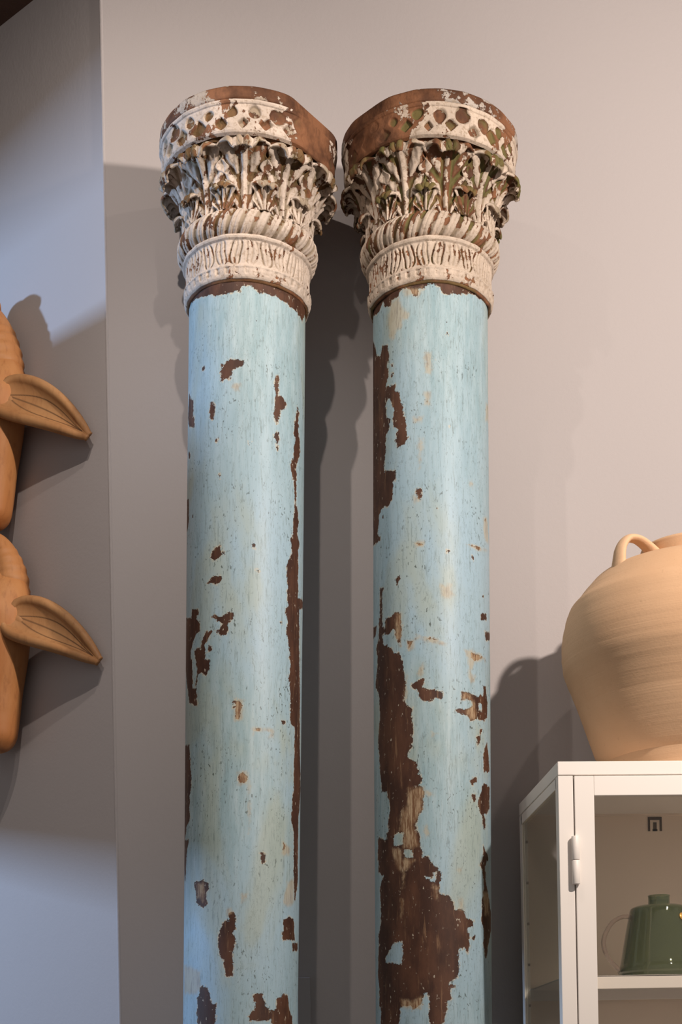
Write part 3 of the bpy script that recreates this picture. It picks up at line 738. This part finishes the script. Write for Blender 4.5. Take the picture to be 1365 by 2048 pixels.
# ------------------------------------------------------------------ carved cow heads on the angled wall
def carved_wood(name, a, b2, c3):
    t = NT(name); v = t.coord((1, 1, .35))
    n = t.noise(7, 4, .6, v, .5); g = t.noise(70, 5, .65, t.coord((1, 1, .22)), .3)
    c = t.mix(t.step(n, .3, .72), a, b2)
    c = t.mix(t.math('MULTIPLY', t.step(g, .48, .72), .5), c, c3)
    c = t.mix(t.math('MULTIPLY', t.attr('line'), .92), c, (.045, .022, .012))
    b = t.bump(g, .35, .0015); b = t.bump(t.noise(30, 3, .5), .3, .003, b)
    return t.finish(c, .55, b, .35)
M_COW = carved_wood('carved_tan_wood', (.40, .145, .040), (.50, .235, .088), (.25, .09, .03))
M_EAR = carved_wood('carved_ear_wood', (.37, .175, .068), (.45, .24, .105), (.26, .115, .045))
M_HORN = carved_wood('carved_horn_wood', (.42, .17, .055), (.50, .24, .095), (.26, .10, .035))
def cow_head(s, z, label, horn_pts, horn_r, ear, sc=1.0, drop=1.0):
    root = empty('cow_head_carving', (CX - S2 * s, WY + S2 * s, z), label, 'carving', 'carved cow heads on the angled wall')
    root.rotation_euler = (0, 0, math.radians(-45)); root.scale = (sc,) * 3
    # local: +x along the wall towards the corner, -y out into the room, z up
    K = [(.135, .012, .02, .04), (.130, .045, .06, .042), (.108, .078, .10, .052), (.075, .100, .125, .060), (.035, .110, .14, .066), (-.010, .108, .148, .070), (-.055, .100, .148, .071), (-.105, .086, .138, .070),
         (-.145, .074, .125, .068), (-.195, .064, .112, .066), (-.222, .060, .105, .066), (-.243, .056, .098, .066), (-.258, .047, .082, .064), (-.269, .030, .054, .062), (-.274, .005, .012, .060)]
    K = [(a_ if a_ > 0 else a_ * drop, b_, c_, d_) for a_, b_, c_, d_ in K]; K = np.array(spline(K, 6)); n = len(K); m = 64
    ph = np.linspace(0, 2 * np.pi, m, endpoint=False)
    V = np.zeros((n, m, 3)); line = np.zeros((n, m))
    for i, (zz, hw, dp, yc) in enumerate(K):
        cx_ = np.sign(np.cos(ph)) * np.abs(np.cos(ph)) ** .85; sy = np.sign(np.sin(ph)) * np.abs(np.sin(ph)) ** .9
        V[i, :, 0] = hw * cx_ * (1 - .18 * np.clip(sy, 0, 1)); V[i, :, 1] = -yc - dp / 2 * sy; V[i, :, 2] = zz
        eye = np.exp(-((zz - .012) / .030) ** 2) * np.exp(-((np.abs(np.cos(ph)) - .80) / .18) ** 2) * (np.sin(ph) > 0)
        V[i, :, 1] -= .010 * eye; V[i, :, 0] += .004 * eye * np.sign(np.cos(ph))
        mouth = np.exp(-((np.cos(ph) - .70 + (zz + .24) * 2.5) / .05) ** 2) * (np.sin(ph) > 0) * float(-.280 < zz < -.215)
        V[i, :, 1] += .003 * mouth; line[i] = .7 * mouth
        if zz < -.20:
            nos = np.exp(-((zz + .235) / .012) ** 2) * np.exp(-((np.abs(np.cos(ph)) - .55) / .12) ** 2) * (np.sin(ph) > 0)
            V[i, :, 1] += .012 * nos; line[i] = np.maximum(line[i], nos)
    head = mesh_obj('head', V.reshape(-1, 3), grid_faces(n, m, True)[:, ::-1], M_COW, root, attrs={'line': line.ravel()})
    pk = MB().prism([(.055 * math.cos(a), -.028 + .030 * math.sin(a)) for a in np.linspace(0, 2 * np.pi, 24, endpoint=False)], -.05, .09)
    mesh_obj('neck_block', pk.v, pk.f, M_COW, root, False)
    for sg in (1, -1):
        e = revolve('eye', [(0, -.012), (.008, -.009), (.0125, 0), (.008, .009), (0, .012)], M_DARKEYE, head, 24); e.location = (sg * .078, -.118, .012)
        P = [(sg * x, y, zz) for x, y, zz in horn_pts]
        hn = tube('horn', P, horn_r, M_HORN, root, 28, 12, rings=lambda q: .035 * (math.sin(q * 80) if q < .45 else 0))
        # ear: cupped leaf from root point A to tip B
        A = Vector(ear[0]); B = Vector(ear[1]); nv, nu = 110, 56
        A.x *= sg; B.x *= sg; ax = (B - A); Ln = ax.length; ax.normalize()
        outv = Vector((ear[2][0] * sg, ear[2][1], ear[2][2])); outv = (outv - ax * outv.dot(ax)).normalized(); wd = ax.cross(outv).normalized()
        if wd.z < 0: wd = -wd
        VV = []; lin = []
        for i in range(nv):
            v = i / (nv - 1)
            w = ear[3] * max(math.sin(math.pi * min(v, .999) ** .45), 0) ** .72
            w = max(w, .0045)
            bend = .014 * math.sin(v * math.pi)
            for j in range(nu):
                u = -1 + 2 * j / (nu - 1); au = abs(u)
                rim = math.exp(-((au - .88) / .10) ** 2)
                cup = -.017 * (1 - min(au / .82, 1) ** 2.5) * max(math.sin(math.pi * min(v, .999) ** .6), 0) ** .6
                roll = -.005 * (max(0, (au - .84) / .16)) ** 2
                kq = min(1, w / .022); p = A + ax * (v * Ln) + wd * (u * w + bend) + outv * (cup + .003 * rim + roll) * kq
                VV.append(p[:])
                l = 0
                if .07 < v < .93:
                    q = (v - .07) / .86
                    c1 = .50 * math.sin(math.pi * q) ** .8
                    for c_ in (0, c1, -c1):
                        l = max(l, math.exp(-((u - c_) * w / .0013) ** 2))
                lin.append(l)
        eo = mesh_obj('ear', VV, grid_faces(nv, nu), M_EAR, root, attrs={'line': lin})
        sd = eo.modifiers.new('thickness', 'SOLIDIFY'); sd.thickness = .007; sd.offset = -1
        rb = tube('ear_root', [(sg * .060, -.060, ear[0][2]), tuple(A + ax * .02 - outv * .024), tuple(A + ax * .060 - outv * .024)], [.036, .020, .008], M_EAR, eo, 20, 8)
    return root
M_DARKEYE = NT('dark_inlaid_eye').finish((.02, .015, .012), .25)
HORN = [(.050, -.048, .050), (.056, -.050, .100), (.046, -.056, .145), (.022, -.064, .178), (-.012, -.078, .191), (-.045, -.094, .180)]
cow_head(.336, 2.190, 'lower of two tan wooden cow heads, ribbed curled horn, bare wall below', HORN, [.044, .038, .030, .025, .020, .010],
         ((.094, -.086, .008), (.309, -.014, -.126), (.95, -1, .05), .051))
HORN1 = [(.040, -.050, .050), (.044, -.052, .100), (.032, -.054, .150), (.010, -.058, .195), (-.020, -.062, .220), (-.050, -.068, .220)]
cow_head(.341, 2.663, 'upper of two tan wooden cow heads, muzzle just above the other head', HORN1, [.052, .048, .044, .038, .028, .012],
         ((.088, -.092, .010), (.298, -.018, -.128), (.95, -1, .05), .051), drop=.945)
